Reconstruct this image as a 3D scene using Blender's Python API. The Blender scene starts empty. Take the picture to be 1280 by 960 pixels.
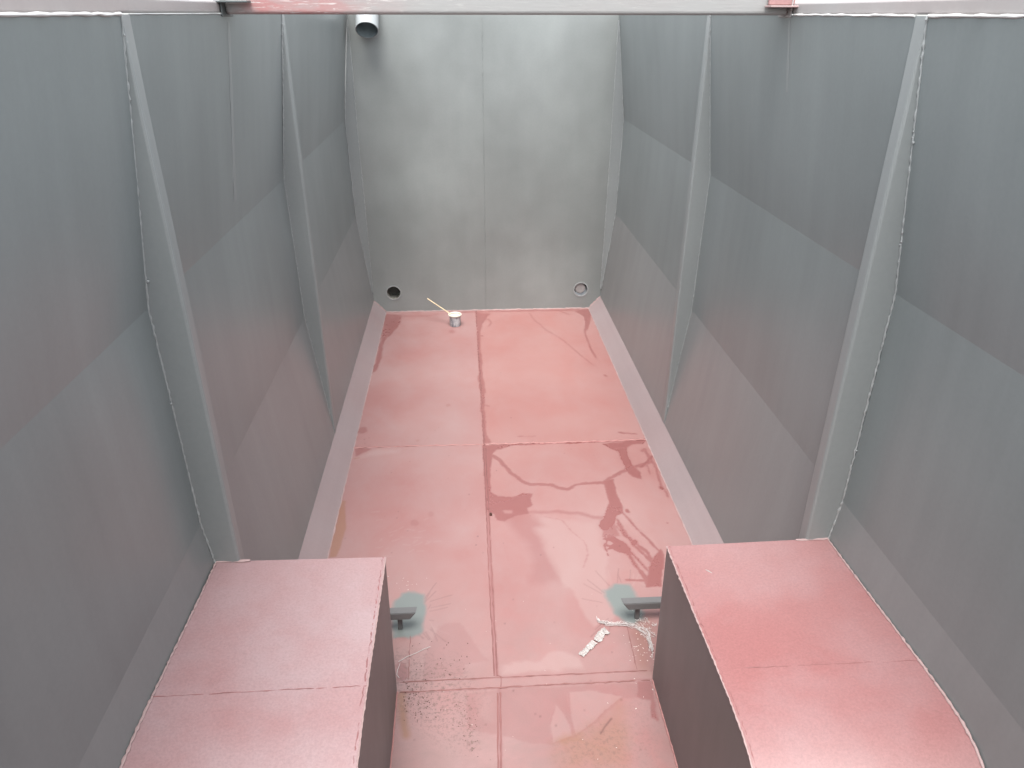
import bpy, bmesh, math, random
import numpy as np
from mathutils import Vector, Matrix
random.seed(7)
rng = np.random.default_rng(11)
C = bpy.context.scene.collection

# ------------------------------------------------------------------ measured dimensions (metres)
H = 2.6553                      # eye height above the floor
XC = 0.221                      # centre line of the hold
YE = 7.186                      # far end wall
YN = -0.9                       # near end of the hold
ZT = 2.649                      # rim
PROF = [(1.146, ZT), (1.243, 1.795), (1.222, 0.948), (1.115, 0.121), (1.0, 0.0)]
Y1, Y2, RW = 2.407, 4.55, 0.062  # ribs and their width
FR = Vector((0.99801564, -0.06293666, 0.00193927))
FU = Vector((0.02562138, 0.43403815, 0.90053008))
FF = Vector((0.05751807, 0.89869342, -0.43478939))
FOC = 961.0

def floor_pt(u, v, z=0.0):
    """where a sight line meets the horizontal plane z; used to measure stains and marks on the floor"""
    d = FF + FR*((u-640)/FOC) - FU*((v-480)/FOC)
    t = (z-H)/d.z
    return Vector((d.x*t, d.y*t, z))

def half_at(z):
    for (w0, z0), (w1, z1) in zip(PROF, PROF[1:]):
        if z1 <= z <= z0:
            return w0+(w1-w0)*(z0-z)/(z0-z1)
    return PROF[0][0]

# ------------------------------------------------------------------ helpers
def tag(o, label=None, cat=None, group=None, kind=None):
    if label: o['label'] = label
    if cat: o['category'] = cat
    if group: o['group'] = group
    if kind: o['kind'] = kind
    return o

def thing(name, loc, label, cat, group=None):
    o = bpy.data.objects.new(name, None); C.objects.link(o)
    o.location = loc; o.empty_display_size = .1
    bpy.context.view_layer.update()
    return tag(o, label, cat, group)

def root_loc(o):
    v = Vector((0, 0, 0))
    while o is not None:
        v += o.location; o = o.parent
    return v

def obj(name, bm, mat, parent=None, smooth=False, origin=None):
    """bmesh in world coordinates -> one mesh object, optionally under a parent"""
    base = root_loc(parent) if parent is not None else Vector((0, 0, 0))
    if origin is None:
        cs = [v.co for v in bm.verts]
        if cs:
            lo = Vector([min(c[i] for c in cs) for i in range(3)]); hi = Vector([max(c[i] for c in cs) for i in range(3)])
            origin = Vector(((lo.x+hi.x)/2, (lo.y+hi.y)/2, lo.z))
        else: origin = base.copy()
    bmesh.ops.translate(bm, verts=bm.verts, vec=-origin)
    me = bpy.data.meshes.new(name); bm.to_mesh(me); bm.free()
    me.materials.append(mat)
    if smooth:
        me.polygons.foreach_set('use_smooth', [True]*len(me.polygons)); me.set_sharp_from_angle(angle=math.radians(34))
    o = bpy.data.objects.new(name, me); C.objects.link(o)
    if parent is not None: o.parent = parent
    o.location = origin-base
    return o

def add_hexa(bm, p):
    """p: 8 corners, bottom 4 then top 4, same winding"""
    v = [bm.verts.new(q) for q in p]
    for f in ((3, 2, 1, 0), (4, 5, 6, 7), (0, 1, 5, 4), (1, 2, 6, 5), (2, 3, 7, 6), (3, 0, 4, 7)):
        bm.faces.new([v[i] for i in f])
    return v

def box_bm(x0, x1, y0, y1, z0, z1, bevel=0, seg=2):
    bm = bmesh.new()
    add_hexa(bm, [(x0, y0, z0), (x1, y0, z0), (x1, y1, z0), (x0, y1, z0), (x0, y0, z1), (x1, y0, z1), (x1, y1, z1), (x0, y1, z1)])
    if bevel: bmesh.ops.bevel(bm, geom=bm.edges[:], offset=bevel, segments=seg, profile=.5, affect='EDGES')
    bmesh.ops.recalc_face_normals(bm, faces=bm.faces)
    return bm

def prism_bm(poly, axis_pts):
    pass

def add_tube(bm, pts, rad, n=8, cap=True, flat=1.0, up=None):
    """tube along pts; rad a number or a list; flat squashes it along its own normal"""
    pts = [Vector(p) for p in pts]
    if not isinstance(rad, (list, tuple)): rad = [rad]*len(pts)
    rings = []
    for i, p in enumerate(pts):
        t = (pts[min(i+1, len(pts)-1)]-pts[max(i-1, 0)]).normalized()
        u = Vector(up) if up is not None else (Vector((0, 0, 1)) if abs(t.z) < .9 else Vector((0, 1, 0)))
        s = t.cross(u).normalized(); u = s.cross(t).normalized()
        rings.append([bm.verts.new(p+s*math.cos(a)*rad[i]+u*math.sin(a)*rad[i]*flat) for a in [2*math.pi*k/n for k in range(n)]])
    for a, b in zip(rings, rings[1:]):
        for k in range(n):
            bm.faces.new((a[k], a[(k+1) % n], b[(k+1) % n], b[k]))
    if cap:
        bm.faces.new(rings[0][::-1]); bm.faces.new(rings[-1])

def bead_bm(path, r, step=.02, rough=.35, wander=.0015, flat=.7, up=None, n=7, spatter=0, skip=0.0):
    """a weld bead: lumpy tube following a path, with spatter balls"""
    bm = bmesh.new()
    path = [Vector(p) for p in path]
    pts = []
    for a, b in zip(path, path[1:]):
        m = max(1, int((b-a).length/step))
        pts += [a.lerp(b, i/m) for i in range(m)]
    pts.append(path[-1])
    seg, rad = [], []
    for i, p in enumerate(pts):
        q = p+Vector([random.gauss(0, wander) for _ in range(3)])
        rr = r*(1+rough*(random.random()-.5)*2+.25*math.sin(i*1.9+path[0].x*9))
        if skip and random.random() < skip: rr *= .35
        seg.append(q); rad.append(max(rr, r*.2))
    add_tube(bm, seg, rad, n=n, flat=flat, up=up); bmesh.ops.recalc_face_normals(bm, faces=bm.faces)
    for _ in range(spatter):
        p = random.choice(pts)+Vector([random.gauss(0, r*1.2) for _ in range(3)])
        m = Matrix.Translation(p)
        bmesh.ops.create_icosphere(bm, subdivisions=1, radius=r*random.uniform(.7, 1.5), matrix=m)
    return bm

# ------------------------------------------------------------------ materials
def nt(name):
    m = bpy.data.materials.new(name); m.use_nodes = True
    t = m.node_tree; t.nodes.clear()
    out = t.nodes.new('ShaderNodeOutputMaterial'); b = t.nodes.new('ShaderNodeBsdfPrincipled')
    t.links.new(b.outputs[0], out.inputs[0])
    return m, t, b

class N:
    def __init__(s, t): s.t = t; s.k = .64      # overall paint reflectance
    def node(s, typ, **k):
        n = s.t.nodes.new(typ)
        for a, b in k.items(): setattr(n, a, b)
        return n
    def link(s, a, b): s.t.links.new(a, b)
    def noise(s, scale, detail=4, rough=.5, stretch=(1, 1, 1), off=(0, 0, 0), dist=0):
        tc = s.node('ShaderNodeNewGeometry')
        mp = s.node('ShaderNodeMapping'); mp.inputs['Scale'].default_value = stretch; mp.inputs['Location'].default_value = off
        s.link(tc.outputs['Position'], mp.inputs['Vector'])
        n = s.node('ShaderNodeTexNoise'); n.inputs['Scale'].default_value = scale; n.inputs['Detail'].default_value = detail
        n.inputs['Roughness'].default_value = rough; n.inputs['Distortion'].default_value = dist
        s.link(mp.outputs[0], n.inputs['Vector']); return n.outputs['Fac']
    def ramp(s, fac, lo, hi, a=0., b=1.):
        r = s.node('ShaderNodeMapRange'); r.inputs['From Min'].default_value = lo; r.inputs['From Max'].default_value = hi
        r.inputs['To Min'].default_value = a; r.inputs['To Max'].default_value = b
        s.link(fac, r.inputs['Value']); return r.outputs[0]
    def mix(s, fac, a, b, mode='MIX'):
        m = s.node('ShaderNodeMix', data_type='RGBA', blend_type=mode)
        if isinstance(fac, float): m.inputs[0].default_value = fac
        else: s.link(fac, m.inputs[0])
        for i, c in ((6, a), (7, b)):
            if isinstance(c, (tuple, list)): m.inputs[i].default_value = (*[x*s.k for x in c[:3]], 1)
            else: s.link(c, m.inputs[i])
        return m.outputs[2]
    def math(s, op, a, b):
        m = s.node('ShaderNodeMath', operation=op)
        for i, c in enumerate((a, b)):
            if isinstance(c, (int, float)): m.inputs[i].default_value = c
            else: s.link(c, m.inputs[i])
        return m.outputs[0]
    def attr(s, name):
        a = s.node('ShaderNodeAttribute', attribute_name=name); return a.outputs['Fac']
    def bump(s, b, h, strength, dist, prev=None):
        n = s.node('ShaderNodeBump'); n.inputs['Strength'].default_value = strength; n.inputs['Distance'].default_value = dist
        s.link(h, n.inputs['Height'])
        if prev is not None: s.link(prev, n.inputs['Normal'])
        s.link(n.outputs[0], b.inputs['Normal']); return n.outputs[0]

def paint(name, col, rough=.4, streak=.10, cloud=.10, tint=None, tint_amt=0., grain=.02, wave=.012, spec=.5, off=0.0, streak_dir='Z'):
    """sprayed paint on steel plate: cloudy film thickness, run marks down the plate, overspray or painted-reflection tint, slight buckling"""
    m, t, b = nt(name); n = N(t)
    st = (3.2, 3.2, .22) if streak_dir == 'Z' else ((.35, 7, 7) if streak_dir == 'X' else (7, .35, 7))
    s1 = n.ramp(n.noise(2.6, 5, .6, st, (off, off, 0)), .3, .7, 1-streak, 1+streak)
    c1 = n.ramp(n.noise(.9, 4, .55, (1, 1, 1), (off*3, 2, off)), .3, .7, 1-cloud, 1+cloud)
    g1 = n.ramp(n.noise(60, 2, .6), .3, .7, 1-grain, 1+grain)
    k = n.math('MULTIPLY', n.math('MULTIPLY', s1, c1), g1)
    base = tuple(x*n.k for x in col)
    if tint is not None:
        f = n.ramp(n.noise(1.1, 4, .55, (1, 1, .7), (4+off, off, 1)), .38, .68, 0, tint_amt)
        base = n.mix(f, col, tint)
    cmb = n.node('ShaderNodeCombineColor')
    for i in range(3): n.link(k, cmb.inputs[i])
    base = base if not isinstance(base, tuple) else tuple(x/n.k for x in base)
    n.link(n.mix(1.0, base, cmb.outputs[0], 'MULTIPLY'), b.inputs['Base Color'])
    n.link(n.ramp(n.noise(3.1, 5, .6, (1, 1, .5), (1, off, 3)), .3, .7, max(.31, rough-.02), max(.34, rough+.06)), b.inputs['Roughness'])
    b.inputs['Specular IOR Level'].default_value = spec
    p = n.bump(b, n.noise(1.3, 2, .5, (1, 1, .6), (off, 3, 1)), 1.0, wave)
    return m

GREY = (.298, .332, .328)
RED = (.43, .148, .140)
M = {}
M['wall'] = paint('grey_wall_paint', GREY, .29, .05, .10)
M['wall_low'] = paint('grey_wall_paint_with_overspray', (.325, .342, .338), .29, .05, .06, (.335, .325, .318), .35, off=2.)
M['kick'] = paint('pinkish_grey_paint', (.45, .36, .36), .36, .03, .08, (.46, .315, .31), .5, off=1.3, streak_dir='Y')
M['end'] = paint('grey_end_wall_paint', (.30, .322, .31), .27, .02, .13, (.40, .425, .41), .7, wave=.05, off=1.9)  # pale tint patches: uneven spray plus soft reflections painted into the colour
M['rib'] = paint('grey_rib_paint', (.355, .380, .374), .34, .03, .05)
M['rim'] = paint('pale_rail_paint', (.50, .48, .465), .45, .03, .10, (.48, .38, .36), .5, streak_dir='Y')
M['bead'] = paint('weld_bead_paint', (.46, .485, .478), .4, 0, .1)
M['white_bead'] = paint('white_sealant', (.82, .82, .80), .5, 0, .05)
M['pink_bead'] = paint('pale_pink_edge', (.53, .37, .355), .5, 0, .15)
M['seam_red'] = paint('dark_red_seam', (.33, .14, .13), .45, 0, .2)
M['seam_box'] = paint('box_seam_red', (.36, .15, .145), .45, 0, .2)
M['seam_light'] = paint('light_pink_seam', (.56, .27, .25), .45, 0, .15)
M['box_side'] = paint('box_side_grey', (.175, .172, .172), .40, .05, .06, (.19, .172, .17), .6)
M['hole'] = paint('dark_recess', (.10, .10, .09), .7, 0, 0)
M['strut'] = paint('strut_grey', (.19, .185, .185), .45, .02, .05)
M['pipe_out'] = paint('white_pipe_paint', (.45, .48, .48), .4, 0, .03)
M['pipe_in'] = paint('pipe_inside_grey', (.27, .32, .33), .35, 0, .25)

def red_box_mat(name, lo, hi, amt):
    m, t, b = nt(name); n = N(t); n.k = .62
    c = n.ramp(n.noise(1.25, 3, .45, (1, 1, 1), (3, 1, 0)), .30, .62)
    col = n.mix(c, (.46, .26, .255), (.43, .178, .172))
    dust = n.ramp(n.noise(2.4, 5, .6, (1, 1, 1), (9, 4, 0)), lo, hi, 0, amt)
    col = n.mix(dust, col, (.50, .355, .36))
    g = n.ramp(n.noise(120, 4, .75), .3, .7, .88, 1.12)
    cmb = n.node('ShaderNodeCombineColor')
    for i in range(3): n.link(g, cmb.inputs[i])
    n.link(n.mix(1.0, col, cmb.outputs[0], 'MULTIPLY'), b.inputs['Base Color'])
    n.link(n.ramp(n.noise(4, 5, .6), .3, .7, .40, .52), b.inputs['Roughness'])
    p = n.bump(b, n.noise(1.8, 2, .5), .8, .008)
    n.bump(b, n.noise(200, 3, .7), .35, .001, p)
    return m
M['box_top'] = red_box_mat('red_primer_box_top', .45, .75, .45)
M['box_top_dust_glare'] = red_box_mat('dust_and_glare_red_primer_box_top', .12, .62, .95)  # paler left top: dust plus sky glare painted into the colour

def floor_mat():
    m, t, b = nt('red_oxide_primer_floor'); n = N(t); n.k = .66
    c = n.ramp(n.noise(1.0, 5, .55, (1, 1, 1), (2, 5, 0)), .35, .66)
    col = n.mix(c, (.455, .25, .235), (.41, .18, .168))
    brush = n.ramp(n.noise(3.0, 6, .65, (1, .6, 1), (7, 2, 0), .4), .35, .75, 0, .5)
    col = n.mix(brush, col, (.45, .325, .315))
    geo = n.node('ShaderNodeNewGeometry'); sep = n.node('ShaderNodeSeparateXYZ'); n.link(geo.outputs['Position'], sep.inputs[0])
    # the far right of the floor is tinted redder, the near plates are dirtier
    warm = n.math('MULTIPLY', n.ramp(sep.outputs[0], .08, .12, 0, .28), n.ramp(sep.outputs[1], 3.4, 4.8))
    col = n.mix(warm, col, (.50, .20, .165))
    grime = n.math('MULTIPLY', n.ramp(sep.outputs[1], 3.4, 2.2, 0, .6), n.ramp(n.noise(5, 7, .7, (1, 1, 1), (1, 8, 0), .6), .38, .66))
    col = n.mix(grime, col, (.33, .215, .20))
    # worn and scuffed marks
    sc = n.ramp(n.noise(9, 8, .75, (1, 1, 1), (0, 3, 1), 1.5), .62, .75, 0, .25)
    col = n.mix(sc, col, (.36, .17, .16))
    fs = n.ramp(n.noise(34, 9, .8, (1, .8, 1), (5, 3, 1), 2.0), .60, .70, 0, .22)
    col = n.mix(fs, col, (.30, .16, .15))
    col = n.mix(n.attr('pale'), col, (.50, .335, .315))
    col = n.mix(n.attr('wet'), col, (.305, .098, .092))
    col = n.mix(n.attr('rust'), col, (.34, .16, .075))
    dn = n.ramp(n.noise(60, 5, .8), .50, .60)
    col = n.mix(n.math('MULTIPLY', n.attr('dirt'), dn), col, (.20, .12, .10))
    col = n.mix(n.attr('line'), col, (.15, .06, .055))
    col = n.mix(n.attr('grey'), col, (.225, .26, .248))
    g = n.ramp(n.noise(230, 3, .7), .3, .7, .95, 1.05)
    cmb = n.node('ShaderNodeCombineColor')
    for i in range(3): n.link(g, cmb.inputs[i])
    n.link(n.mix(1.0, col, cmb.outputs[0], 'MULTIPLY'), b.inputs['Base Color'])
    r = n.ramp(n.noise(2.2, 6, .6), .3, .7, .38, .52)
    r = n.math('SUBTRACT', r, n.math('MULTIPLY', n.attr('wet'), .22))
    n.link(r, b.inputs['Roughness']); b.inputs['Specular IOR Level'].default_value = .65
    b.inputs['Specular IOR Level'].default_value = .62
    p = n.bump(b, n.noise(1.6, 2, .5), .8, .012)
    n.bump(b, n.noise(180, 4, .7), .3, .0008, p)
    return m
M['floor'] = floor_mat()

def beam_mat():
    m, t, b = nt('worn_beam_paint'); n = N(t)
    # overspray: red at the left part of the beam, whitish scratches along it
    geo = n.node('ShaderNodeNewGeometry'); sep = n.node('ShaderNodeSeparateXYZ'); n.link(geo.outputs['Position'], sep.inputs[0])
    x = sep.outputs[0]
    a = n.math('MULTIPLY', n.ramp(x, -.90, -.80), n.ramp(x, -.2, -.62))
    a = n.math('MULTIPLY', a, n.ramp(n.noise(5, 4, .6, (1, 1, 3)), .38, .6, .1, .8))
    p2 = n.ramp(n.noise(1.4, 4, .6, (1, 1, 2), (5, 0, 0)), .45, .7, 0, .35)
    col = n.mix(p2, (.43, .425, .41), (.45, .36, .345))
    col = n.mix(a, col, (.52, .20, .19))
    sc = n.ramp(n.noise(16, 6, .7, (.6, 1, 9), (0, 2, 0), 1.0), .56, .64)
    scm = n.math('MULTIPLY', sc, n.ramp(x, .1, -.75, .15, 1.0))
    col = n.mix(scm, col, (.82, .80, .76))
    n.link(col, b.inputs['Base Color']); b.inputs['Roughness'].default_value = .5
    n.bump(b, n.noise(30, 5, .7, (.4, 1, 4)), .4, .002)
    return m
M['beam'] = beam_mat()

def simple(name, col, rough=.5, metal=0., var=.1, scale=20):
    m, t, b = nt(name); n = N(t); n.k = .8
    f = n.ramp(n.noise(scale, 4, .6), .3, .7, 0, 1)
    n.link(n.mix(f, tuple(c*(1-var) for c in col), tuple(min(1, c*(1+var)) for c in col)), b.inputs['Base Color'])
    b.inputs['Roughness'].default_value = rough; b.inputs['Metallic'].default_value = metal
    return m
M['steel'] = simple('bright_pipe_steel', (.62, .60, .54), .30, .55, .2)
M['plug'] = simple('dull_plug_paint', (.33, .315, .305), .5, 0, .15)
M['tape'] = simple('white_tape', (.46, .42, .40), .5, 0, .08, 60)
M['film'] = simple('white_plastic_film', (.66, .60, .58), .25, 0, .1, 60)
M['wood'] = simple('pale_wood', (.74, .60, .38), .6, 0, .15, 30)
M['nut'] = simple('rusty_nut_steel', (.12, .06, .05), .5, .4, .3)
M['chip'] = simple('pale_chips', (.72, .62, .58), .6, 0, .3)
M['plate_red'] = simple('red_plate_paint', (.36, .20, .19), .5, 0, .2)
M['dark_grey'] = simple('dark_grey_paint', (.10, .115, .115), .5, 0, .2)

def can_mat():
    m, t, b = nt('paint_splashed_can'); n = N(t)
    f = n.ramp(n.noise(26, 5, .7, (1, 1, .45)), .45, .58)
    n.link(n.mix(f, (.78, .79, .80), (.30, .32, .36)), b.inputs['Base Color']); b.inputs['Roughness'].default_value = .4
    return m
M['can'] = can_mat()
M['can_paint'] = simple('cream_paint_surface', (.80, .77, .66), .25, 0, .08)

# ------------------------------------------------------------------ floor with its stains
def lattice(seed):
    r = np.random.default_rng(seed); return r.random((256, 256))
LAT = lattice(3)
def vnoise(x, y):
    xi = np.floor(x).astype(int); yi = np.floor(y).astype(int); fx = x-xi; fy = y-yi
    fx = fx*fx*(3-2*fx); fy = fy*fy*(3-2*fy)
    g = lambda i, j: LAT[(xi+i) % 256, (yi+j) % 256]
    return (g(0, 0)*(1-fx)+g(1, 0)*fx)*(1-fy)+(g(0, 1)*(1-fx)+g(1, 1)*fx)*fy
def fbm(x, y, o=3):
    s = 0; a = .5
    for k in range(o):
        s = s+a*(vnoise(x*2**k+17*k, y*2**k+5*k)-.5)*2; a *= .5
    return s

def sdf_line(X, Y, P):
    d = np.full(X.shape, 1e9)
    for (ax, ay), (bx, by) in zip(P, P[1:]):
        dx, dy = bx-ax, by-ay; L = dx*dx+dy*dy+1e-12
        t = np.clip(((X-ax)*dx+(Y-ay)*dy)/L, 0, 1)
        d = np.minimum(d, np.hypot(X-ax-t*dx, Y-ay-t*dy))
    return d
def sdf_poly(X, Y, P):
    d = sdf_line(X, Y, P+[P[0]]); ins = np.zeros(X.shape, bool)
    for (ax, ay), (bx, by) in zip(P, P[1:]+[P[0]]):
        if ay == by: continue
        c = ((ay > Y) != (by > Y)) & (X < (bx-ax)*(Y-ay)/(by-ay)+ax)
        ins ^= c
    return np.where(ins, -d, d)

# reference frames of the measurements: (u0, v0, scale)
A = (600, 540, .2031); B = (560, 380, .18755); L = (400, 380, .3333); D = (480, 720, .25); E_ = (640, 720, .25)
G1 = (470, 710, .10417); G2 = (720, 700, .15625)
def px(fr, pts):
    return [tuple(floor_pt(fr[0]+a*fr[2], fr[1]+b*fr[2])[:2]) for a, b in pts]

def build_floor():
    ys = [YN]
    while ys[-1] < 1.2: ys.append(ys[-1]+.15)
    y = 1.25
    while y < YE: ys.append(y); y += .0045+.0009*max(0, y-2)
    ys.append(YE)
    xs = np.arange(XC-1.0, XC+1.0001, .005)
    ys = np.array(ys)
    nx, ny = len(xs), len(ys)
    X, Y = np.meshgrid(xs, ys)
    X = X.ravel(); Y = Y.ravel()
    att = {k: np.zeros(X.shape) for k in ('wet', 'pale', 'rust', 'dirt', 'line', 'grey')}
    def put(kind, fr, pts, r=None, s=1., soft=.004, wob=.010, freq=14., sub=False):
        P = px(fr, pts)
        q = np.array(P); pad = (r or 0)+wob*2+soft*3+.05
        idx = np.nonzero((X > q[:, 0].min()-pad) & (X < q[:, 0].max()+pad) & (Y > q[:, 1].min()-pad) & (Y < q[:, 1].max()+pad))[0]
        if len(idx) == 0: return
        x, y_ = X[idx], Y[idx]
        xw = x+fbm(x*freq, y_*freq*.8)*wob; yw = y_+fbm(x*freq+40, y_*freq*.8+9)*wob*1.3
        if r is None: d = sdf_poly(xw, yw, P)
        elif len(P) == 1: d = np.hypot(xw-P[0][0], (yw-P[0][1])*.7)-r
        else: d = sdf_line(xw, yw, P)-r*(1+.5*fbm(x*25, y_*25))
        if kind == 'wet': d = d-(.004 if r is None else 0)+(fbm(x*70, y_*55)*.006+fbm(x*9+3, y_*160)*.004)*min(1, wob/.006)
        v = np.clip(.5-d/(2*soft), 0, 1)*s*(.78 if kind == 'wet' else 1)
        a = att[kind]
        if sub: a[idx] = a[idx]*(1-v)
        else: a[idx] = np.maximum(a[idx], v)
    w = lambda *a, **k: put('wet', *a, **k)
    # wet run marks on the middle right plate
    w(A, [(20,85),(190,85),(100,110),(72,140),(60,250),(68,370),(110,398),(200,405),(270,375),(318,378),(305,430),(320,450),(285,470),(300,505),(200,520),(150,545),(110,540),(90,500),(60,500),(45,480),(30,300)])
    w(A, [(150,510),(300,505),(400,575),(335,595),(370,650),(400,710),(440,790),(475,860),(470,930),(300,930),(330,800),(300,700),(200,600)], s=.42, soft=.03, wob=.02)
    w(A, [(35,88),(330,72),(500,68),(700,62),(1020,45)], r=.012)
    w(A, [(750,75),(1020,48),(1000,70),(930,75),(905,95),(910,150),(940,200),(985,245),(995,290),(940,270),(900,235),(870,170),(850,120),(790,100)])
    w(A, [(80,145),(130,180),(190,250),(260,305),(310,322),(430,322),(480,340),(540,352),(590,325),(650,315),(760,310),(800,280),(870,245),(950,215),(1060,180)], r=.014, wob=.006, s=.85)
    w(A, [(990,215),(1030,185),(1060,150)], r=.010); w(A, [(1060,175),(1035,140),(1010,105),(995,120)], r=.014, s=.8)
    w(A, [(1020,190),(1050,255)], r=.006, s=.8); w(A, [(1060,180),(1090,240),(1120,340),(1160,400)], r=.008, s=.8)
    w(A, [(1115,345)], r=.016); w(A, [(160,490)], r=.001)
    w(A, [(760,305),(815,290),(830,340),(850,400),(880,450),(885,490),(850,520),(830,560),(800,610),(760,610),(735,580),(745,545),(780,500),(795,440),(775,350)], wob=.016)
    w(A, [(290,495),(480,492),(600,500),(700,525),(760,530)], r=.014, s=.55, soft=.01)
    w(A, [(400,520),(510,545),(560,610),(640,670),(660,750),(640,830)], r=.003, s=.5)
    w(A, [(765,660),(830,650),(890,680),(940,745),(900,750),(840,725),(790,720),(820,690)], wob=.014)
    for seg in ([(870,490),(960,590),(1050,680),(1120,750)], [(840,580),(920,660)], [(850,540),(930,680),(1000,740),(1060,790)], [(900,740),(960,830),(1030,920)],
                [(930,740),(1040,860)], [(950,700),(1060,800)], [(905,910),(1020,915)], [(800,640),(770,700),(790,760)], [(830,690),(900,740)]):
        w(A, seg, r=.0075, wob=.007, s=.9)
    w(A, [(760,560),(830,560),(865,640),(800,665),(770,650)], s=.7, wob=.02)
    for seg in ([(900,740),(1000,880),(1040,950)], [(960,690),(1030,740),(1070,800)], [(860,560),(900,640),(940,670)], [(780,520),(820,600)], [(1075,790),(1030,930)], [(790,700),(860,735),(930,745)]):
        w(A, seg, r=.013, wob=.012, s=.9)
    w(A, [(950,680)], r=.022); w(A, [(910,490)], r=.014); w(A, [(1160,560)], r=.006)
    w(A, [(1110,720),(1135,760),(1120,860),(1110,950),(1020,960),(1040,850),(1070,780)], wob=.016)
    w(A, [(240,30),(340,25)], r=.005); w(A, [(860,5),(960,12)], r=.008)
    put('wet', A, [(150,480),(195,485),(195,497),(160,497)], sub=True, soft=.006)
    # far plates
    w(B, [(195,60),(200,130),(205,230),(212,330),(218,460),(222,560),(240,650),(232,700),(238,840),(250,910),(240,950)], r=.014, wob=.014, s=.85)
    w(B, [(185,60),(280,65),(260,90),(225,130),(215,180),(195,190)], wob=.02, s=.8)
    w(B, [(215,105),(270,100),(290,125),(270,148)], r=.009, s=.7); w(B, [(290,125),(365,102)], r=.006, s=.6)
    w(B, [(205,215),(230,215)], r=.014); w(B, [(240,670),(275,682)], r=.010, s=.7); w(B, [(215,480),(235,590)], r=.024, s=.8); w(B, [(250,880),(270,920)], r=.014, s=.8)
    w(B, [(100,55),(540,45),(900,38)], r=.018, s=.8); w(B, [(540,60),(580,110),(650,170),(750,230),(850,310),(970,410)], r=.006, s=.65, wob=.01)
    w(B, [(750,48),(810,72)], r=.014, s=.7); w(B, [(840,45),(945,35),(955,100),(925,170),(910,180),(920,120),(915,85),(870,60)], s=.9, wob=.02)
    w(B, [(920,150),(915,200),(945,280),(985,360)], r=.008, s=.75); w(B, [(1050,475)], r=.014); w(B, [(470,885),(560,882)], r=.010, s=.5); w(B, [(1145,855),(1173,862)], r=.012, s=.7)
    w(B, [(25,185)], r=.03, s=.5)
    # left plates
    w(L, [(245,38),(305,42),(300,70),(270,110),(240,140),(235,160),(222,220),(212,255),(200,258),(215,200),(235,100)], wob=.02, s=.85)
    w(L, [(300,45),(400,45),(440,38)], r=.012, s=.6); w(L, [(160,473)], r=.035, s=.6)
    w(L, [(130,535),(192,545),(135,570)], s=.7); put('rust', L, [(80,735),(97,735),(95,830),(70,920),(60,950),(32,950),(45,880),(65,800)], s=.55, wob=.015)
    put('rust', L, [(130,580),(148,578)], r=.006, s=.6)
    w(L, [(355,822)], r=.022, s=.45); w(L, [(415,787)], r=.018, s=.4); w(L, [(480,380)], r=.016, s=.6); w(L, [(365,512)], r=.010, s=.5)
    put('pale', L, [(140,580),(200,548),(300,545),(290,558),(200,570)], s=.55, soft=.02)
    for _ in range(26):
        cx, cy = random.gauss(330, 70), random.gauss(880, 40)
        put('pale', L, [(cx, cy), (cx+random.uniform(5, 30), cy-random.uniform(-3, 12))], r=.004, s=.35, soft=.006)
    # near plates
    w(D, [(330,232),(385,240),(420,290),(460,360),(520,420),(400,440),(380,500),(200,510),(210,400),(250,320),(285,250)], s=.28, soft=.006, wob=.012)
    put('rust', D, [(85,600),(100,760),(110,800)], r=.016, s=.6, soft=.012); w(D, [(85,455),(95,505)], r=.02, s=.7)
    put('dirt', D, [(60,400),(320,420),(470,600),(430,850),(340,850),(250,760),(150,720),(60,650)], s=.75, soft=.08, wob=.05)
    put('dirt', D, [(400,700),(450,860)], r=.02, s=1., soft=.02); put('dirt', D, [(120,620),(300,690)], r=.03, s=1., soft=.03)
    put('pale', D, [(470,600),(545,590),(540,720),(470,700)], s=.45, soft=.02, wob=.03); put('pale', D, [(590,450),(700,440),(900,400),(900,480),(600,490)], s=.5, soft=.012, wob=.03)
    put('pale', E_, [(0,440),(100,420),(220,390),(340,420),(350,460),(0,490)], s=.5, soft=.01, wob=.03)
    put('pale', E_, [(220,0),(310,80),(340,160),(420,240),(500,230),(480,100),(470,0),(500,-120),(380,-190),(250,-220),(160,-160)], s=.45, soft=.01, wob=.03)
    put('pale', A, [(340,590),(400,520),(520,545),(700,560),(760,640),(750,760),(800,900),(700,960),(520,950),(470,860),(400,710)], s=.40, soft=.02, wob=.03)
    w(E_, [(-220,590),(0,565),(620,540),(690,530),(735,700),(700,700),(690,620),(620,605),(560,605),(400,740),(330,795),(200,840),(100,830),(-60,790),(-215,760)], s=.32, wob=.006, freq=8)
    for P in ([(220,640),(255,680),(290,740),(305,800),(200,840),(188,740)], [(285,575),(400,572),(560,600),(470,670),(400,740),(315,800),(290,700)]):
        put('wet', E_, P, sub=True, wob=.005); put('pale', E_, P, s=.25, wob=.005)
        put('wet', E_, P+[P[0]], r=.0035, s=.55, wob=.004)
    w(E_, [(625,535),(690,530),(700,600),(730,720),(700,700),(690,620),(625,600)], s=.8)
    put('rust', E_, [(330,800),(420,740),(520,640),(560,700),(600,800),(560,960),(250,960),(200,850)], s=.38, soft=.05, wob=.05)
    put('rust', E_, [(240,830),(330,820),(450,870)], r=.03, s=.5, soft=.03, wob=.04)
    put('dirt', E_, [(330,800),(420,740),(560,700),(600,800),(560,960),(250,960),(200,850)], s=.5, soft=.05, wob=.06)
    put('dirt', E_, [(600,580),(680,640),(760,960),(560,960)], s=.35, soft=.06, wob=.05)
    put('rust', E_, [(600,200),(700,200),(690,500),(620,470)], s=.2, soft=.03)
    w(E_, [(590,270),(660,280),(700,340),(690,460),(640,440)], s=.35, soft=.02)
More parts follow.
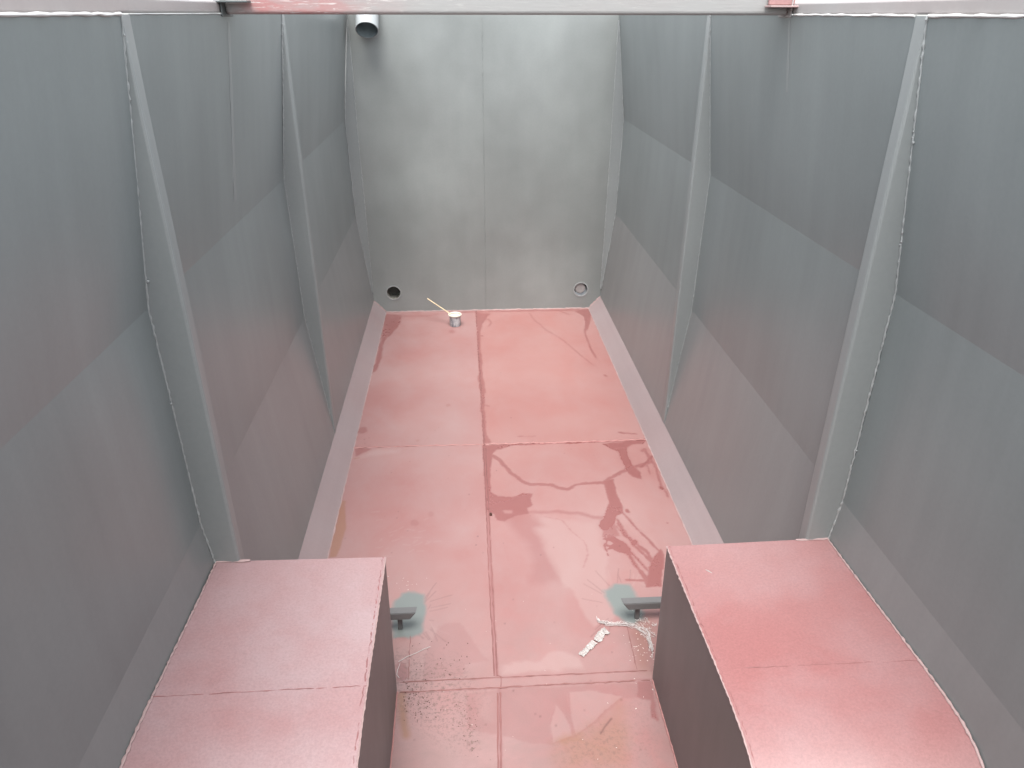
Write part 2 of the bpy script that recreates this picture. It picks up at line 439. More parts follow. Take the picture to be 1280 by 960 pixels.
    put('line', E_, [(440,790),(495,708)], r=.003, s=.8, soft=.003)
    # grey paint sprayed around the strut feet
    put('grey', G1, [(240,390),(300,320),(400,290),(560,300),(600,460),(590,560),(560,640),(545,740),(500,800),(420,830),(200,840),(185,600)], s=.95, soft=.012, wob=.018, freq=20)
    put('grey', G2, [(225,250),(300,190),(420,200),(480,260),(520,380),(560,430),(540,480),(470,520),(400,510),(330,440),(260,360),(225,290)], s=.95, soft=.014, wob=.02, freq=20)
    put('line', G1, [(350, 640), (350, 790)], r=.030, s=.45, soft=.03); put('line', G2, [(440, 410), (450, 480)], r=.028, s=.5, soft=.03)  # soft dark smudge under each bar end: painted shadow with dark overspray
    # spray and scratch lines radiating from the feet
    for fr, c, ang in ((G1, (440, 560), (-70, 80)), (G2, (380, 340), (100, 300))):
        for k in range(20):
            a = math.radians(random.uniform(*ang)); r0 = random.uniform(200, 280) if fr is G1 else random.uniform(150, 200); r1 = r0*random.uniform(1.2, 2.0)
            p0 = (c[0]+math.cos(a)*r0, c[1]+math.sin(a)*r0); b_ = a+random.uniform(-.25, .25)
            p1 = (c[0]+math.cos(b_)*r1, c[1]+math.sin(b_)*r1)
            put(random.choice(['line', 'line', 'pale']), fr, [p0, p1], r=.0018, s=.45, soft=.003, wob=.004)
    # dirt held beside the seams
    SEAM = [(595,389),(600,470),(605.5,557),(608,610),(612,700),(620,845)]
    SP = (0, 0, 1.)
    w(SP, [(607,557),(609,610),(613,700),(621,845)], r=.008, s=.65, wob=.003); w(SP, [(624,862),(626,960)], r=.008, s=.6, wob=.003)
    w(SP, [(444,559),(605,556)], r=.006, s=.35)
    w(SP, [(498,853),(815,838)], r=.003, s=.6, wob=.003); w(SP, [(498,867),(815,849)], r=.003, s=.6, wob=.003)
    # random specks
    for _ in range(90):
        u, v = random.uniform(430, 850), random.uniform(400, 955)
        put('line', SP, [(u, v)], r=random.uniform(.002, .004), s=random.uniform(.3, .8), soft=.003, wob=0)
    me = bpy.data.meshes.new('floor')
    co = np.stack([X, Y, np.zeros_like(X)], 1)
    i = np.arange((nx-1)*(ny-1)); r_, c_ = i//(nx-1), i % (nx-1); v0 = r_*nx+c_
    q = np.stack([v0, v0+1, v0+nx+1, v0+nx], 1)
    me.vertices.add(len(co)); me.vertices.foreach_set('co', co.ravel())
    me.loops.add(q.size); me.loops.foreach_set('vertex_index', q.ravel())
    me.polygons.add(len(q)); me.polygons.foreach_set('loop_start', np.arange(0, q.size, 4)); me.polygons.foreach_set('loop_total', np.full(len(q), 4))
    me.update(calc_edges=True)
    for k, a in att.items():
        at = me.attributes.new(k, 'FLOAT', 'POINT'); at.data.foreach_set('value', a.astype(np.float32))
    me.materials.append(M['floor'])
    o = bpy.data.objects.new('floor', me); C.objects.link(o)
    return tag(o, 'red primed steel plate floor with dark wet run marks and welded seams', 'floor', kind='structure')

floor = build_floor()
# raised seams of the floor
def fpath(pts, dz=.001): return [floor_pt(u, v)+Vector((0, 0, dz)) for u, v in pts]
sd = bead_bm(fpath([(595,389),(600,470),(605.5,557)]), .006, .02, .3, .002, .5)
obj('weld_seam', sd, M['seam_red'], floor, True)
for dx in (-2.2, 1.6):
    obj('weld_seam', bead_bm(fpath([(606+dx*.7,560),(608.5+dx*.8,610),(612.5+dx,700),(620+dx,845)]), .0028, .03, .3, .0012, .5), M['seam_red'], floor, True)
    obj('weld_seam', bead_bm(fpath([(624+dx,866),(624.5+dx,900),(625+dx,960)]), .0028, .03, .3, .0008, .5), M['seam_red'], floor, True)
obj('weld_seam', bead_bm(fpath([(622.5,845),(626,846),(626,861)]), .002, .02, .3, .0008, .5), M['seam_red'], floor, True)
obj('weld_seam', bead_bm(fpath([(442,560),(520,557.5),(605,555.5)]), .006, .02, .4, .002, .6), M['seam_light'], floor, True)
obj('weld_seam', bead_bm(fpath([(606,555.5),(700,553),(808,549.5)]), .006, .02, .4, .002, .6), M['seam_light'], floor, True)
obj('weld_seam', bead_bm([(XC-.55, 2.503, .001), (XC+.55, 2.503, .001)], .0022, .02, .4, .0012, .5), M['seam_red'], floor, True)
obj('weld_seam', bead_bm([(XC-.55, 2.447, .001), (XC+.55, 2.447, .001)], .0028, .02, .4, .0012, .5), M['seam_red'], floor, True)
obj('weld_seam', bead_bm(fpath([(513,795),(510.5,849)]), .0018, .02, .4, .001, .5), M['seam_red'], floor, True)
obj('weld_seam', bead_bm(fpath([(784,784),(796,836)]), .0018, .02, .4, .001, .5), M['seam_red'], floor, True)

# ------------------------------------------------------------------ side walls
T = .004
def side_wall(s, side):
    lab = {-1: 'grey painted left side wall of the hold, folded into long panels with two upright ribs',
           1: 'grey painted right side wall of the hold, folded into long panels with two upright ribs'}[s]
    w = thing('side_wall', (XC+s*1.15, 3.2, 0), lab, 'wall', 'folded side walls of the hold')
    names = ['upper_panel', 'middle_panel', 'lower_panel', 'kick_panel']
    mats = ['wall', 'wall', 'wall_low', 'kick']
    labels = [None, None, 'lower panel with pinkish overspray', 'narrow sloping pinkish strip along the floor']
    for i, (nm, mt) in enumerate(zip(names, mats)):
        (a, za), (b, zb) = PROF[i], PROF[i+1]
        bm = bmesh.new()
        # gently buckled plate
        ny, nz = 60, 8
        d = Vector((b-a, 0, zb-za)).normalized(); nrm = Vector((-d.z*-1, 0, 0))
        gx = []
        for side_off in (0, 1):
            grid = []
            for j in range(ny+1):
                y = YN+(YE-YN)*j/ny
                row = []
                for k in range(nz+1):
                    f = k/nz
                    edge = math.sin(math.pi*f)
                    buck = .0022*edge*(math.sin(y*2.1+i*1.7+s)+.6*math.sin(y*4.7+i)) if i < 3 else 0
                    hx = a+(b-a)*f+buck+side_off*T
                    row.append(bm.verts.new((XC+s*hx, y, za+(zb-za)*f)))
                grid.append(row)
            gx.append(grid)
        for gi, grid in enumerate(gx):
            for j in range(ny):
                for k in range(nz):
                    f = [grid[j][k], grid[j+1][k], grid[j+1][k+1], grid[j][k+1]]
                    bm.faces.new(f if (s < 0) ^ (gi == 1) else f[::-1])
        bmesh.ops.recalc_face_normals(bm, faces=bm.faces)
        o = obj(nm, bm, M[mt], w, True)
        if labels[i]: o['label'] = labels[i]
    # ribs: folded plate, straight inner face closing off the bulge of the wall
    for ri, yr in enumerate((Y1, Y2)):
        ct, cb = 1.146, (1.092 if ri == 0 else 1.113)
        zb_ = .121
        bm = bmesh.new()
        def chord(z): return ct+(cb-ct)*(ZT-z)/(ZT-zb_)
        R_ = .009
        sec = []   # cross-sections down the rib
        zs = [ZT, 2.4, 2.1, 1.795, 1.5, 1.2, .948, .7, .45, .25, zb_]
        for z in zs:
            c = chord(z); h = max(half_at(z)+.001, c+.0015)
            rr = min(R_, (h-c)*.8)
            pts = [(h, yr), (c+rr, yr), (c+rr*.3, yr+rr*.3), (c, yr+rr), (c, yr+RW-rr), (c+rr*.3, yr+RW-rr*.3), (c+rr, yr+RW), (h, yr+RW)]
            sec.append([bm.verts.new((XC+s*px_, py_, z)) for px_, py_ in pts])
        for a_, b_ in zip(sec, sec[1:]):
            for k in range(len(a_)-1):
                bm.faces.new((a_[k], a_[k+1], b_[k+1], b_[k]))
        bm.faces.new(sec[0]); bm.faces.new(sec[-1][::-1])
        bmesh.ops.recalc_face_normals(bm, faces=bm.faces)
        rib = obj('rib', bm, M['rib'], w, False)
        rib['label'] = 'upright rib nearer the camera' if ri == 0 else 'upright rib farther from the camera'
        # weld along the near edge of the rib
        path = [(XC+s*(half_at(z)-.002), yr-.003, z) for z in zs[:-1]]
        obj('weld_bead', bead_bm(path, .0036 if ri == 0 else .0032, .010, .35, .0007, .8, spatter=16), M['bead'], rib, True)
    # weld at the foot of the lower panel
    obj('weld_bead', bead_bm([(XC+s*1.000, 2.5, .002), (XC+s*1.000, YE-.01, .002)], .0035, .03, .4, .001, .6), M['pink_bead'], w, True)
    # rim rail above the plate edge
    x0, x1 = sorted((XC+s*1.150, XC+s*1.200))
    rail = obj('top_rail', box_bm(x0, x1, YN, YE+.05, ZT+.004, ZT+.045, .006, 2), M['rim'], w)
    # sealant bead at the plate edge
    rb = []
    if s < 0: rb = [(YN, Y1-.012, .009, 'white_bead'), (Y1+RW, 3.43, .0045, 'bead'), (3.54, 7.15, .004, 'bead')]
    else: rb = [(YN, Y1-.012, .009, 'white_bead'), (Y1+RW+.005, 3.40, .0075, 'white_bead'), (3.54, 7.15, .004, 'bead')]
    for ya, yb, r, mt in rb:
        obj('rim_bead', bead_bm([(XC+s*1.147, ya, ZT+.001), (XC+s*1.147, yb, ZT+.001)], r*.85, .035, .12, .0006, .6, n=10), M[mt], rail, True)
    # vertical butt weld of the upper panel under the cross beam
    if s < 0:
        buck = lambda y, z: .0022*math.sin(math.pi*(ZT-z)/(ZT-1.795))*(math.sin(y*2.1+s)+.6*math.sin(y*4.7))
        path = [(XC+s*(half_at(z)+buck(3.5, z)-.0004), 3.50, z) for z in (2.62, 2.5, 2.4, 2.3, 2.2, 2.1, 2.0, 1.9)]
        bm = bead_bm(path, .022, .03, .15, .0003, .09, up=(1, 0, 0)); obj('weld_bead', bm, M['rib'], w, True)
    else:
        buck = lambda y, z: .0022*math.sin(math.pi*(ZT-z)/(ZT-1.795))*(math.sin(y*2.1+s)+.6*math.sin(y*4.7))
        path = [(XC+s*(half_at(z)+buck(3.44, z)-.0004), 3.44, z) for z in (2.63, 2.55, 2.5, 2.42, 2.35)]
        bm = bead_bm(path, .012, .03, .15, .0003, .12, up=(1, 0, 0)); obj('weld_bead', bm, M['rib'], w, True)
    return w
side_wall(-1, 'left'); side_wall(1, 'right')

# ------------------------------------------------------------------ far end wall
OUT = [(XC-.918, .197), (XC+.918, .197)]
XS = .200
def flat_plate(name, outline, holes, y, thick, mat, parent, smooth=False):
    """plate in the XZ plane with round holes, front face at y"""
    cu = bpy.data.curves.new(name, 'CURVE'); cu.dimensions = '2D'; cu.fill_mode = 'BOTH'; cu.extrude = thick/2
    def spline(pts):
        sp = cu.splines.new('POLY'); sp.points.add(len(pts)-1)
        for p, (a, b) in zip(sp.points, pts): p.co = (a, b, 0, 1)
        sp.use_cyclic_u = True
    spline(outline)
    for cx, cz, r in holes:
        spline([(cx+r*math.cos(2*math.pi*k/40), cz+r*math.sin(2*math.pi*k/40)) for k in range(40)])
    tmp = bpy.data.objects.new('tmp', cu); C.objects.link(tmp)
    me = bpy.data.meshes.new_from_object(tmp.evaluated_get(bpy.context.evaluated_depsgraph_get()))
    bpy.data.objects.remove(tmp); 
    bm = bmesh.new(); bm.from_mesh(me); bpy.data.meshes.remove(me)
    for v in bm.verts: v.co = Vector((v.co.x, y+thick/2-v.co.z, v.co.y))
    bmesh.ops.recalc_face_normals(bm, faces=bm.faces)
    return obj(name, bm, mat, parent)
ew = thing('end_wall', (XC, YE, 0), 'pale grey far end wall with a centre weld seam and two round outlets at its foot', 'wall')
ZW = 2.74
prof = [(1.146, ZW)]+PROF
lft = [(XC-w_, z) for w_, z in prof]
rgt = [(XC+w_, z) for w_, z in prof]
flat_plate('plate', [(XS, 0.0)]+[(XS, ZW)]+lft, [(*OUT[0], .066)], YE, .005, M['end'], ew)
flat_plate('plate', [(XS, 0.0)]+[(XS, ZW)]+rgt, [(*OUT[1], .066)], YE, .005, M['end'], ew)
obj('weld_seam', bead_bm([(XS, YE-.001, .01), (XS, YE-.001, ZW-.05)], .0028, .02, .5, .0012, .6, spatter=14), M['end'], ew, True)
# corner plates at both edges, welded along their straight inner edge
for s in (-1, 1):
    inner = [(XC+s*1.112, .2), (XC+s*1.135, 1.6), (XC+s*1.142, 2.6)]
    outer = [(XC+s*(half_at(z)-.001), z) for z in (2.6, 1.795, .948, .2)]
    cp = flat_plate('corner_plate', inner+outer, [], YE-.008, .006, M['rib'], ew)
    obj('weld_bead', bead_bm([(a, YE-.009, b) for a, b in inner], .003, .02, .5, .001, .8, spatter=16), M['bead'], cp, True)
    obj('weld_bead', bead_bm([(a-s*.003, YE-.010, b) for a, b in outer], .003, .02, .5, .001, .8, spatter=8), M['bead'], cp, True)
foot = [(XC-1.115, .121), (XC-1.0, .002), (XC+1.0, .002), (XC+1.115, .121)]
obj('foot_weld', bead_bm([(a, YE-.004, b) for a, b in foot], .007, .02, .35, .001, .9), M['pink_bead'], ew, True)

def ring_bm(cx, cz, y0, y1, ro, ri, n=40):
    bm = bmesh.new(); R4 = []
    for (r, y) in ((ro, y1), (ro, y0), (ri, y0), (ri, y1)):
        R4.append([bm.verts.new((cx+r*math.cos(2*math.pi*k/n), y, cz+r*math.sin(2*math.pi*k/n))) for k in range(n)])
    for i in range(4):
        a, b = R4[i], R4[(i+1) % 4]
        for k in range(n): bm.faces.new((a[k], a[(k+1) % n], b[(k+1) % n], b[k]))
    bmesh.ops.recalc_face_normals(bm, faces=bm.faces); return bm
def disc_bm(cx, cz, y, r, th, n=40, dome=0.):
    bm = bmesh.new()
    add_tube(bm, [(cx, y+th, cz), (cx, y, cz), (cx, y-dome, cz)], [r, r, r*.86], n=n, up=(0, 0, 1)); bmesh.ops.recalc_face_normals(bm, faces=bm.faces); return bm
for i, (cx, cz) in enumerate(OUT):
    o = obj('outlet_ring', ring_bm(cx, cz, YE-.004, YE+.01, .075, .0655), M['bead'], ew)
    if i == 0:
        o['label'] = 'open outlet with a bright steel pipe inside'
        obj('pipe_socket', ring_bm(cx, cz, YE+.002, YE+.13, .069, .065), M['steel'], o, True)
        obj('pipe_back', disc_bm(cx, cz, YE+.125, .0645, .004), M['hole'], o)
    else:
        o['label'] = 'plugged outlet with a pale cap'
        obj('pipe_socket', ring_bm(cx, cz, YE+.002, YE+.09, .069, .065), M['strut'], o, True)
        obj('plug', disc_bm(cx-.006, cz+.008, YE+.016, .053, .02, dome=.006), M['plug'], o, True)

# near end wall, unseen behind the camera, added to keep light out from behind
nw = thing('unseen_near_end_wall', (XC, YN, 0), 'unseen grey near end wall, added behind the camera to hold back light', 'wall')
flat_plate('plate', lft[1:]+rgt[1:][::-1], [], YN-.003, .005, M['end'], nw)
# inlet pipe high on the end wall
pp = thing('inlet_pipe', (-.750, YE, 2.72), 'short white inlet pipe slanting down from the top left of the end wall', 'pipe')
def slant_pipe(r0, r1):
    bm = bmesh.new(); n = 40; ax = Vector((0, -.66, -.75)).normalized()
    c0 = Vector((-.750, 6.995, 2.525)); c1 = c0-ax*.34
    s_ = Vector((1, 0, 0)); u_ = s_.cross(ax)
    for r, cc, d in ((r0, c0, c1), (r1, c0, c1)): pass
    rows = []
    for r, c in ((r0, c1), (r0, c0), (r1, c0), (r1, c1)):
        rows.append([bm.verts.new(c+s_*math.cos(2*math.pi*k/n)*r+u_*math.sin(2*math.pi*k/n)*r) for k in range(n)])
    for a, b in zip(rows, rows[1:]):
        for k in range(n): bm.faces.new((a[k], a[(k+1) % n], b[(k+1) % n], b[k]))
    bmesh.ops.recalc_face_normals(bm, faces=bm.faces); return bm
obj('pipe_shell', slant_pipe(.094, .0905), M['pipe_out'], pp, True)
obj('pipe_lining', slant_pipe(.0902, .087), M['pipe_in'], pp, True)

# ------------------------------------------------------------------ cross beam over the hold
cb = thing('cross_beam', (XC, 3.48, 2.647), 'pale square steel cross beam spanning the rims, scuffed with red and white paint', 'beam')
obj('beam_body', box_bm(XC-1.140, XC+1.140, 3.445, 3.545, 2.648, 2.748, .014, 4), M['beam'], cb, False)
obj('end_plate', box_bm(XC-1.146, XC-1.1405, 3.40, 3.56, 2.640, 2.76, .002, 1), M['dark_grey'], cb)
obj('end_plate', box_bm(XC+1.1405, XC+1.146, 3.42, 3.56, 2.640, 2.76, .002, 1), M['rim'], cb)
f1 = obj('lug_plate', box_bm(XC-1.165, XC-1.035, 3.375, 3.442, 2.689, 2.697, .002, 1), M['dark_grey'], cb); f1['label'] = 'dark grey lug plate'
f2 = obj('lug_plate', box_bm(XC+1.035, XC+1.165, 3.375, 3.442, 2.677, 2.684, .002, 1), M['pink_bead'], cb); f2['label'] = 'pale edged red lug plate'
obj('lug_web', box_bm(XC+1.045, XC+1.155, 3.425, 3.440, 2.686, 2.73, .002, 1), M['plate_red'], cb)

# ------------------------------------------------------------------ wheel boxes
YB = 2.455
ZP = [(YB, .725), (2.2, .732), (1.95, .742), (1.79, .748), (1.65, .750), (1.55, .745), (1.47, .728), (1.40, .696), (1.33, .640), (1.27, .565), (1.22, .47), (1.19, .35), (1.18, .2), (1.18, .0)]
def wheel_box(s, label):
    t = thing('wheel_box', (XC+s*.88, 1.85, 0), label, 'wheel box', 'boxes over the wheels at the near end')
    xi = .562
    def outer(z): return half_at(max(z, .001))-.003
    def top_pt(f, y, z):
        zo = z+.045*min(1, z/.5)
        zz = z+(zo-z)*f; w_ = xi+(outer(zo)-xi)*f
        return Vector((XC+s*w_, y-.045*f*(1 if z > .5 else 0), zz))
    # top plates, split at the seam
    for lo, hi in ((0, 3), (3, len(ZP)-1)):
        bm = bmesh.new(); rows = []
        P = ZP[lo:hi+1]
        for (y, z) in P:
            rows.append([bm.verts.new(top_pt(f/14, y, z)) for f in range(15)])
        for a, b in zip(rows, rows[1:]):
            for k in range(14): bm.faces.new((a[k], a[k+1], b[k+1], b[k]))
        bmesh.ops.recalc_face_normals(bm, faces=bm.faces)
        if sum(f.normal.z for f in bm.faces) < 0: bmesh.ops.reverse_faces(bm, faces=bm.faces)
        g = bmesh.ops.solidify(bm, geom=bm.faces[:], thickness=.005)
        top = obj('top_plate', bm, M['box_top' if s > 0 else 'box_top_dust_glare'], t, True)
    # inner side plate
    bm = bmesh.new()
    x = XC+s*xi
    for xx in (x, x+s*.005):
        vs = [bm.verts.new((xx, y, max(z-.0005, 0.0005))) for y, z in ZP]+[bm.verts.new((xx, YB, .0005))]
        bm.faces.new(vs)
    bmesh.ops.recalc_face_normals(bm, faces=bm.faces)
    obj('side_plate', bm, M['box_side'], t)
    # far plate
    bm = bmesh.new()
    zt_ = .725
    pts = [(xi, .0005), (1.0, .0005), (1.115, .121), (outer(.5), .5), (outer(.755), .752), (xi, .718)]
    a = [bm.verts.new((XC+s*p, YB-.002-.045*((p-xi)/.62 if z > .5 else 0), z)) for p, z in pts]
    bm.faces.new(a); bmesh.ops.recalc_face_normals(bm, faces=bm.faces)
    obj('back_plate', bm, M['box_side'], t)
    # edge welds
    obj('edge_weld', bead_bm([top_pt(1, y, z)+Vector((-s*.003, 0, .002)) for y, z in ZP[:4]], .0036, .010, .4, .0005, .7), M['pink_bead'], top, True)
    obj('edge_weld', bead_bm([top_pt(1, y, z)+Vector((-s*.003, 0, .002)) for y, z in ZP[3:11]], .0045, .010, .3, .0005, .7), M['pink_bead'], top, True)
    obj('edge_weld', bead_bm([top_pt(0, y, z)+Vector((-s*.002, 0, 0)) for y, z in ZP[:11]], .0028, .010, .35, .0005, .8), M['pink_bead'], top, True)
    obj('edge_crack', bead_bm([top_pt(.014, y, z)+Vector((0, 0, .0006)) for y, z in ZP[:8]], .0015, .012, .8, .0014, .3, skip=.2), M['seam_box'], top, True)
    obj('cross_seam', bead_bm([top_pt(f/10, ZP[3][0], ZP[3][1])+Vector((0, 0, .0006)) for f in range(0, 11)], .0013, .015, .6, .0010, .4, skip=.2), M['seam_box'], top, True)
    # raised patch where the rib meets the box
    q = [top_pt(f, YB, .725) for f in (.80, 1.0)]
    bm = bead_bm([q[0]+Vector((0, -.004, .003)), q[1]+Vector((0, -.004, .003))], .006, .02, .2, .0005, .6); obj('rib_weld', bm, M['pink_bead'], t, True)
    bm = bead_bm([(XC+s*(xi-.002), y, .003) for y in (YB-.01, 1.3)], .004, .02, .4, .001, .8); obj('foot_weld', bm, M['seam_light'], t, True)
    return t
wheel_box(-1, 'boxed-in wheel housing on the left, pink primed top greyed with dust and painted-in sky glare')
wheel_box(1, 'boxed-in wheel housing on the right, red primed top with its curved front edge')
sl = bmesh.new(); p = floor_pt(886, 716, .732)
add_tube(sl, [p+Vector((-.010, .012, .006)), p+Vector((0, 0, .007)), p+Vector((.010, -.012, .006))], [.001, .0025, .001], n=5)
tag(obj('paint_chip', sl, M['tape'], None), 'tiny white sliver lying on the top of the right wheel box', 'chip')

# ------------------------------------------------------------------ struts with grey feet behind the boxes
def strut(s, label):
    t = thing('floor_strut', (XC+s*.54, 2.83, 0), label, 'strut', 'grey struts behind the wheel boxes')
    y0, y1 = 2.80, 2.845; z0, z1 = .082, .122
    bm = bmesh.new()
    a, b = .492, 1.105; k = .03
    P = [(a+k, y0, z0), (b, y0, z0), (b, y1, z0), (a+k*.4, y1, z0), (a, y0, z1), (b, y0, z1), (b, y1, z1), (a-k*.2, y1, z1)]
    add_hexa(bm, [(XC+s*p_, q_, r_) for p_, q_, r_ in P])
    bmesh.ops.bevel(bm, geom=bm.edges[:], offset=.003, segments=2, affect='EDGES'); bmesh.ops.recalc_face_normals(bm, faces=bm.faces)
    obj('bar', bm, M['strut'], t)
    x0, x1 = sorted((XC+s*.56, XC+s*.582))
    obj('foot', box_bm(x0, x1, 2.824, 2.842, .001, .0825, .002, 1), M['strut'], t)
    return t
strut(-1, 'short grey strut in a grey sprayed patch beside the left wheel box')
strut(1, 'longer looking grey strut in a grey sprayed patch beside the right wheel box')

# ------------------------------------------------------------------ paint can with stirring stick
cx, cy = -.103, 6.79
can = thing('paint_can', (cx, cy, 0), 'small white paint can with splashed sides on the far left floor plate', 'paint can')
def lathe(prof_, c, n=36):
    bm = bmesh.new(); rows = []
    for r, z in prof_:
        rows.append([bm.verts.new((c[0]+r*math.cos(2*math.pi*k/n), c[1]+r*math.sin(2*math.pi*k/n), z)) for k in range(n)])
    for a, b in zip(rows, rows[1:]):
        for k in range(n): bm.faces.new((a[k], a[(k+1) % n], b[(k+1) % n], b[k]))
    bm.faces.new(rows[0][::-1])
    return bm
obj('can_body', lathe([(.046, .001), (.051, .002), (.052, .006), (.052, .098), (.050, .100), (.0495, .012)], (cx, cy)), M['can'], can, True)
obj('can_rim', lathe([(.0525, .095), (.060, .099), (.0635, .108), (.062, .113), (.056, .114), (.052, .110), (.051, .104)], (cx, cy)), M['can_paint'], can, True)
bm = bmesh.new(); bmesh.ops.create_circle(bm, cap_ends=True, segments=32, radius=.0515, matrix=Matrix.Translation((cx, cy, .100)))
obj('paint_surface', bm, M['can_paint'], can)
bm = bmesh.new()
add_tube(bm, [(cx-.03, cy+.02, .09), (cx-.06, cy+.03, .118), (cx-.255, cy+.10, .236)], [.006, .0065, .0075], n=10, flat=.6)
st = obj('stick', bm, M['wood'], None, True)
tag(st, 'pale wooden stirring stick leaning out of the white paint can', 'stick')

# ------------------------------------------------------------------ small things on the floor
bm = bmesh.new(); p = floor_pt(613.5, 644)
bmesh.ops.create_cone(bm, cap_ends=True, segments=6, radius1=.009, radius2=.009, depth=.010, matrix=Matrix.Translation(p+Vector((0, 0, .006))))
bmesh.ops.create_cone(bm, cap_ends=True, segments=16, radius1=.005, radius2=.004, depth=.008, matrix=Matrix.Translation(p+Vector((0, 0, .014))))
tag(obj('nut', bm, M['nut'], None), 'small rusty nut lying beside the centre seam of the floor', 'nut')

def ribbon(path, wd, lift, seedv, rag=.3, step=.006):
    """crumpled strip lying on the floor, with real thickness"""
    r = random.Random(seedv); bm = bmesh.new()
    pts = []
    for a, b in zip(path, path[1:]):
        m = max(1, int((b-a).length/step)); pts += [a.lerp(b, i/m) for i in range(m)]
    pts.append(path[-1]); prev = None; K = 4
    for i, p in enumerate(pts):
        t = (pts[min(i+1, len(pts)-1)]-pts[max(i-1, 0)]); t.z = 0; t = t.normalized() if t.length > 0 else Vector((1, 0, 0))
        sd_ = Vector((-t.y, t.x, 0)); wl, wr = wd*(1-rag*r.random()), wd*(1-rag*r.random())
        row = [bm.verts.new(p+sd_*(-wl+(wl+wr)*k/K)+Vector((0, 0, .002+lift*r.random()))) for k in range(K+1)]
        if prev:
            for k in range(K): bm.faces.new((prev[k], prev[k+1], row[k+1], row[k]))
        prev = row
    bmesh.ops.recalc_face_normals(bm, faces=bm.faces)
    bmesh.ops.solidify(bm, geom=bm.faces[:], thickness=.0006)
    return bm
def gp(pts): return [floor_pt(720+a*.15625, 700+b*.15625) for a, b in pts]
bm = ribbon(gp([(40,768),(95,715),(150,660)]), .017, .006, 3, .3)
bm2 = ribbon(gp([(158,655),(190,620),(215,585),(250,570)]), .024, .008, 5, .5)
me_ = bpy.data.meshes.new('x'); bm2.to_mesh(me_); bm2.free(); bm.from_mesh(me_)
tag(obj('tape_strip', bm, M['tape'], None), 'short crumpled strip of white tape stuck on the red floor', 'tape')
# torn plastic film: many thin wrinkled strands
bm = bmesh.new(); rr = random.Random(4)
trunk = [(155,470),(190,500),(260,520),(400,522),(480,540),(580,600),(615,760)]
def along(P, t):
    k = t*(len(P)-1); i = min(int(k), len(P)-2); f = k-i
    return (P[i][0]+(P[i+1][0]-P[i][0])*f, P[i][1]+(P[i+1][1]-P[i][1])*f)
T2 = [(480,520),(560,505),(645,530)]; T3 = [(560,620),(600,700),(615,770)]; T4 = [(470,545),(560,570),(640,640)]
for k in range(110):
    P = rr.choice([trunk, trunk, trunk, T2, T3, T4]); t0 = rr.uniform(0, .85); t1 = min(1, t0+rr.uniform(.08, .3)); w0 = rr.gauss(0, 22 if P is not trunk or t0 > .6 else 7)
    pts = []
    for j in range(6):
        a, b = along(P, t0+(t1-t0)*j/5); q = floor_pt(720+(a+rr.gauss(0, 3))*.15625, 700+(b+w0+rr.gauss(0, 5))*.15625)
        pts.append(q+Vector((0, 0, .003+abs(rr.gauss(0, .006)))))
    add_tube(bm, pts, rr.uniform(.0004, .0013), n=4, flat=.4)
tag(obj('plastic_film', bm, M['film'], None), 'torn shred of shiny white plastic film bunched against the right wheel box', 'plastic film')
# thin wire-like curl at the left box
bm = bmesh.new()
add_tube(bm, [floor_pt(u, v)+Vector((0, 0, .003)) for u, v in ((498,828),(508,822),(520,817),(530,812),(538,809))], .0014, n=5)
add_tube(bm, [floor_pt(u, v)+Vector((0, 0, .003)) for u, v in ((500,830),(497,838),(496,844),(499,848))], .0014, n=5)
tag(obj('wire_offcut', bm, M['film'], None, True), 'thin pale wire offcut curling on the floor by the left wheel box', 'wire')
# loose grit and flakes
bm = bmesh.new(); rr = random.Random(9)
def chip(u, v, r):
    p = floor_pt(u, v); bmesh.ops.create_icosphere(bm, subdivisions=1, radius=r, matrix=Matrix.Translation(p+Vector((0, 0, r*.4))) @ Matrix.Rotation(rr.uniform(0, 3), 4, 'Z') @ Matrix.Diagonal((1.6, .8, .5, 1)))
for _ in range(45): chip(rr.gauss(800, 14), rr.gauss(815, 22), rr.uniform(.001, .003))
for _ in range(14): chip(rr.gauss(508, 10), rr.gauss(728, 5), rr.uniform(.001, .003))
for _ in range(25): chip(rr.uniform(500, 800), rr.uniform(730, 950), rr.uniform(.0008, .002))
tag(obj('paint_flakes', bm, M['chip'], None), 'scatter of small pale paint flakes on the near floor', 'flakes', kind='stuff')
bm = bmesh.new()
for _ in range(110): chip(504+abs(rr.gauss(0, 22)), rr.gauss(872, 16), rr.uniform(.0008, .0028))
for _ in range(60): chip(rr.gauss(585, 8)+0, rr.gauss(905, 20), rr.uniform(.0008, .002))
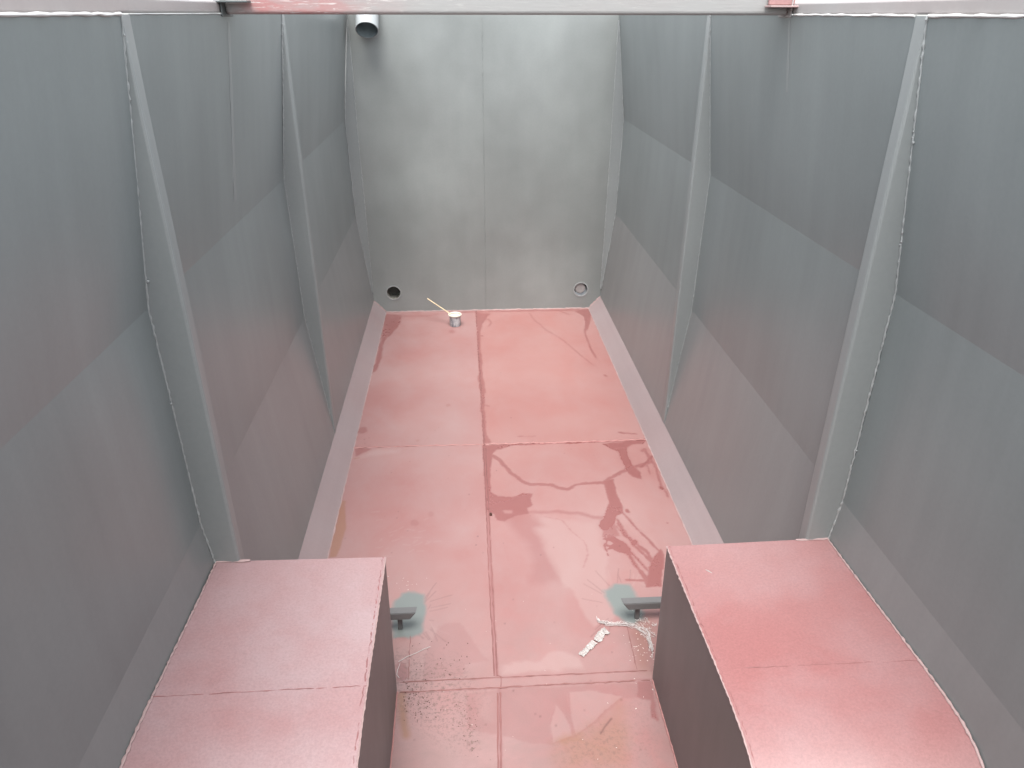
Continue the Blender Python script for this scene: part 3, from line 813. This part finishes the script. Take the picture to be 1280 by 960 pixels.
for _ in range(30): chip(rr.uniform(500, 590), rr.uniform(800, 850), rr.uniform(.001, .003))
tag(obj('grit', bm, M['nut'], None), 'dark grit sprinkled on the near left floor plate', 'grit', kind='stuff')

# ------------------------------------------------------------------ light
sc = bpy.context.scene
w = bpy.data.worlds.new('World'); sc.world = w; w.use_nodes = True
t = w.node_tree; t.nodes.clear()
o_ = t.nodes.new('ShaderNodeOutputWorld'); bg = t.nodes.new('ShaderNodeBackground'); sky = t.nodes.new('ShaderNodeTexSky')
sky.sky_type = 'NISHITA'; sky.sun_disc = False
SUN = Vector((-.08, -.37, .92)).normalized()           # direction towards the sun
el = math.asin(SUN.z); az = math.atan2(SUN.x, SUN.y)
sky.sun_elevation = el; sky.sun_rotation = az % (2*math.pi); sky.air_density = 1.0; sky.dust_density = 1.5; sky.ozone_density = 1.0
bg.inputs['Strength'].default_value = .15
hs = t.nodes.new('ShaderNodeHueSaturation'); hs.inputs['Saturation'].default_value = .22   # thin even cloud: little blue
t.links.new(sky.outputs[0], hs.inputs['Color']); t.links.new(hs.outputs[0], bg.inputs[0]); t.links.new(bg.outputs[0], o_.inputs[0])
sl_ = bpy.data.lights.new('sun', 'SUN'); sl_.energy = 1.35; sl_.angle = math.radians(32); sl_.color = (1, .975, .94)
so = bpy.data.objects.new('sun', sl_); C.objects.link(so); so.location = (0, 0, 6)
so.rotation_euler = SUN.to_track_quat('Z', 'Y').to_euler()

# ------------------------------------------------------------------ camera
cam = bpy.data.cameras.new('camera'); cam.sensor_width = 36; cam.lens = FOC/1280*36; cam.clip_start = .05; cam.clip_end = 500
co = bpy.data.objects.new('camera', cam); C.objects.link(co)
m = Matrix.Identity(4)
for i in range(3): m[i][0], m[i][1], m[i][2] = FR[i], FU[i], -FF[i]
m[2][3] = H
co.matrix_world = m
sc.camera = co
sc.render.resolution_x = 1024; sc.render.resolution_y = 768
sc.view_settings.view_transform = 'Standard'; sc.view_settings.look = 'None'; sc.view_settings.gamma = 1
sc.view_settings.exposure = 1.87
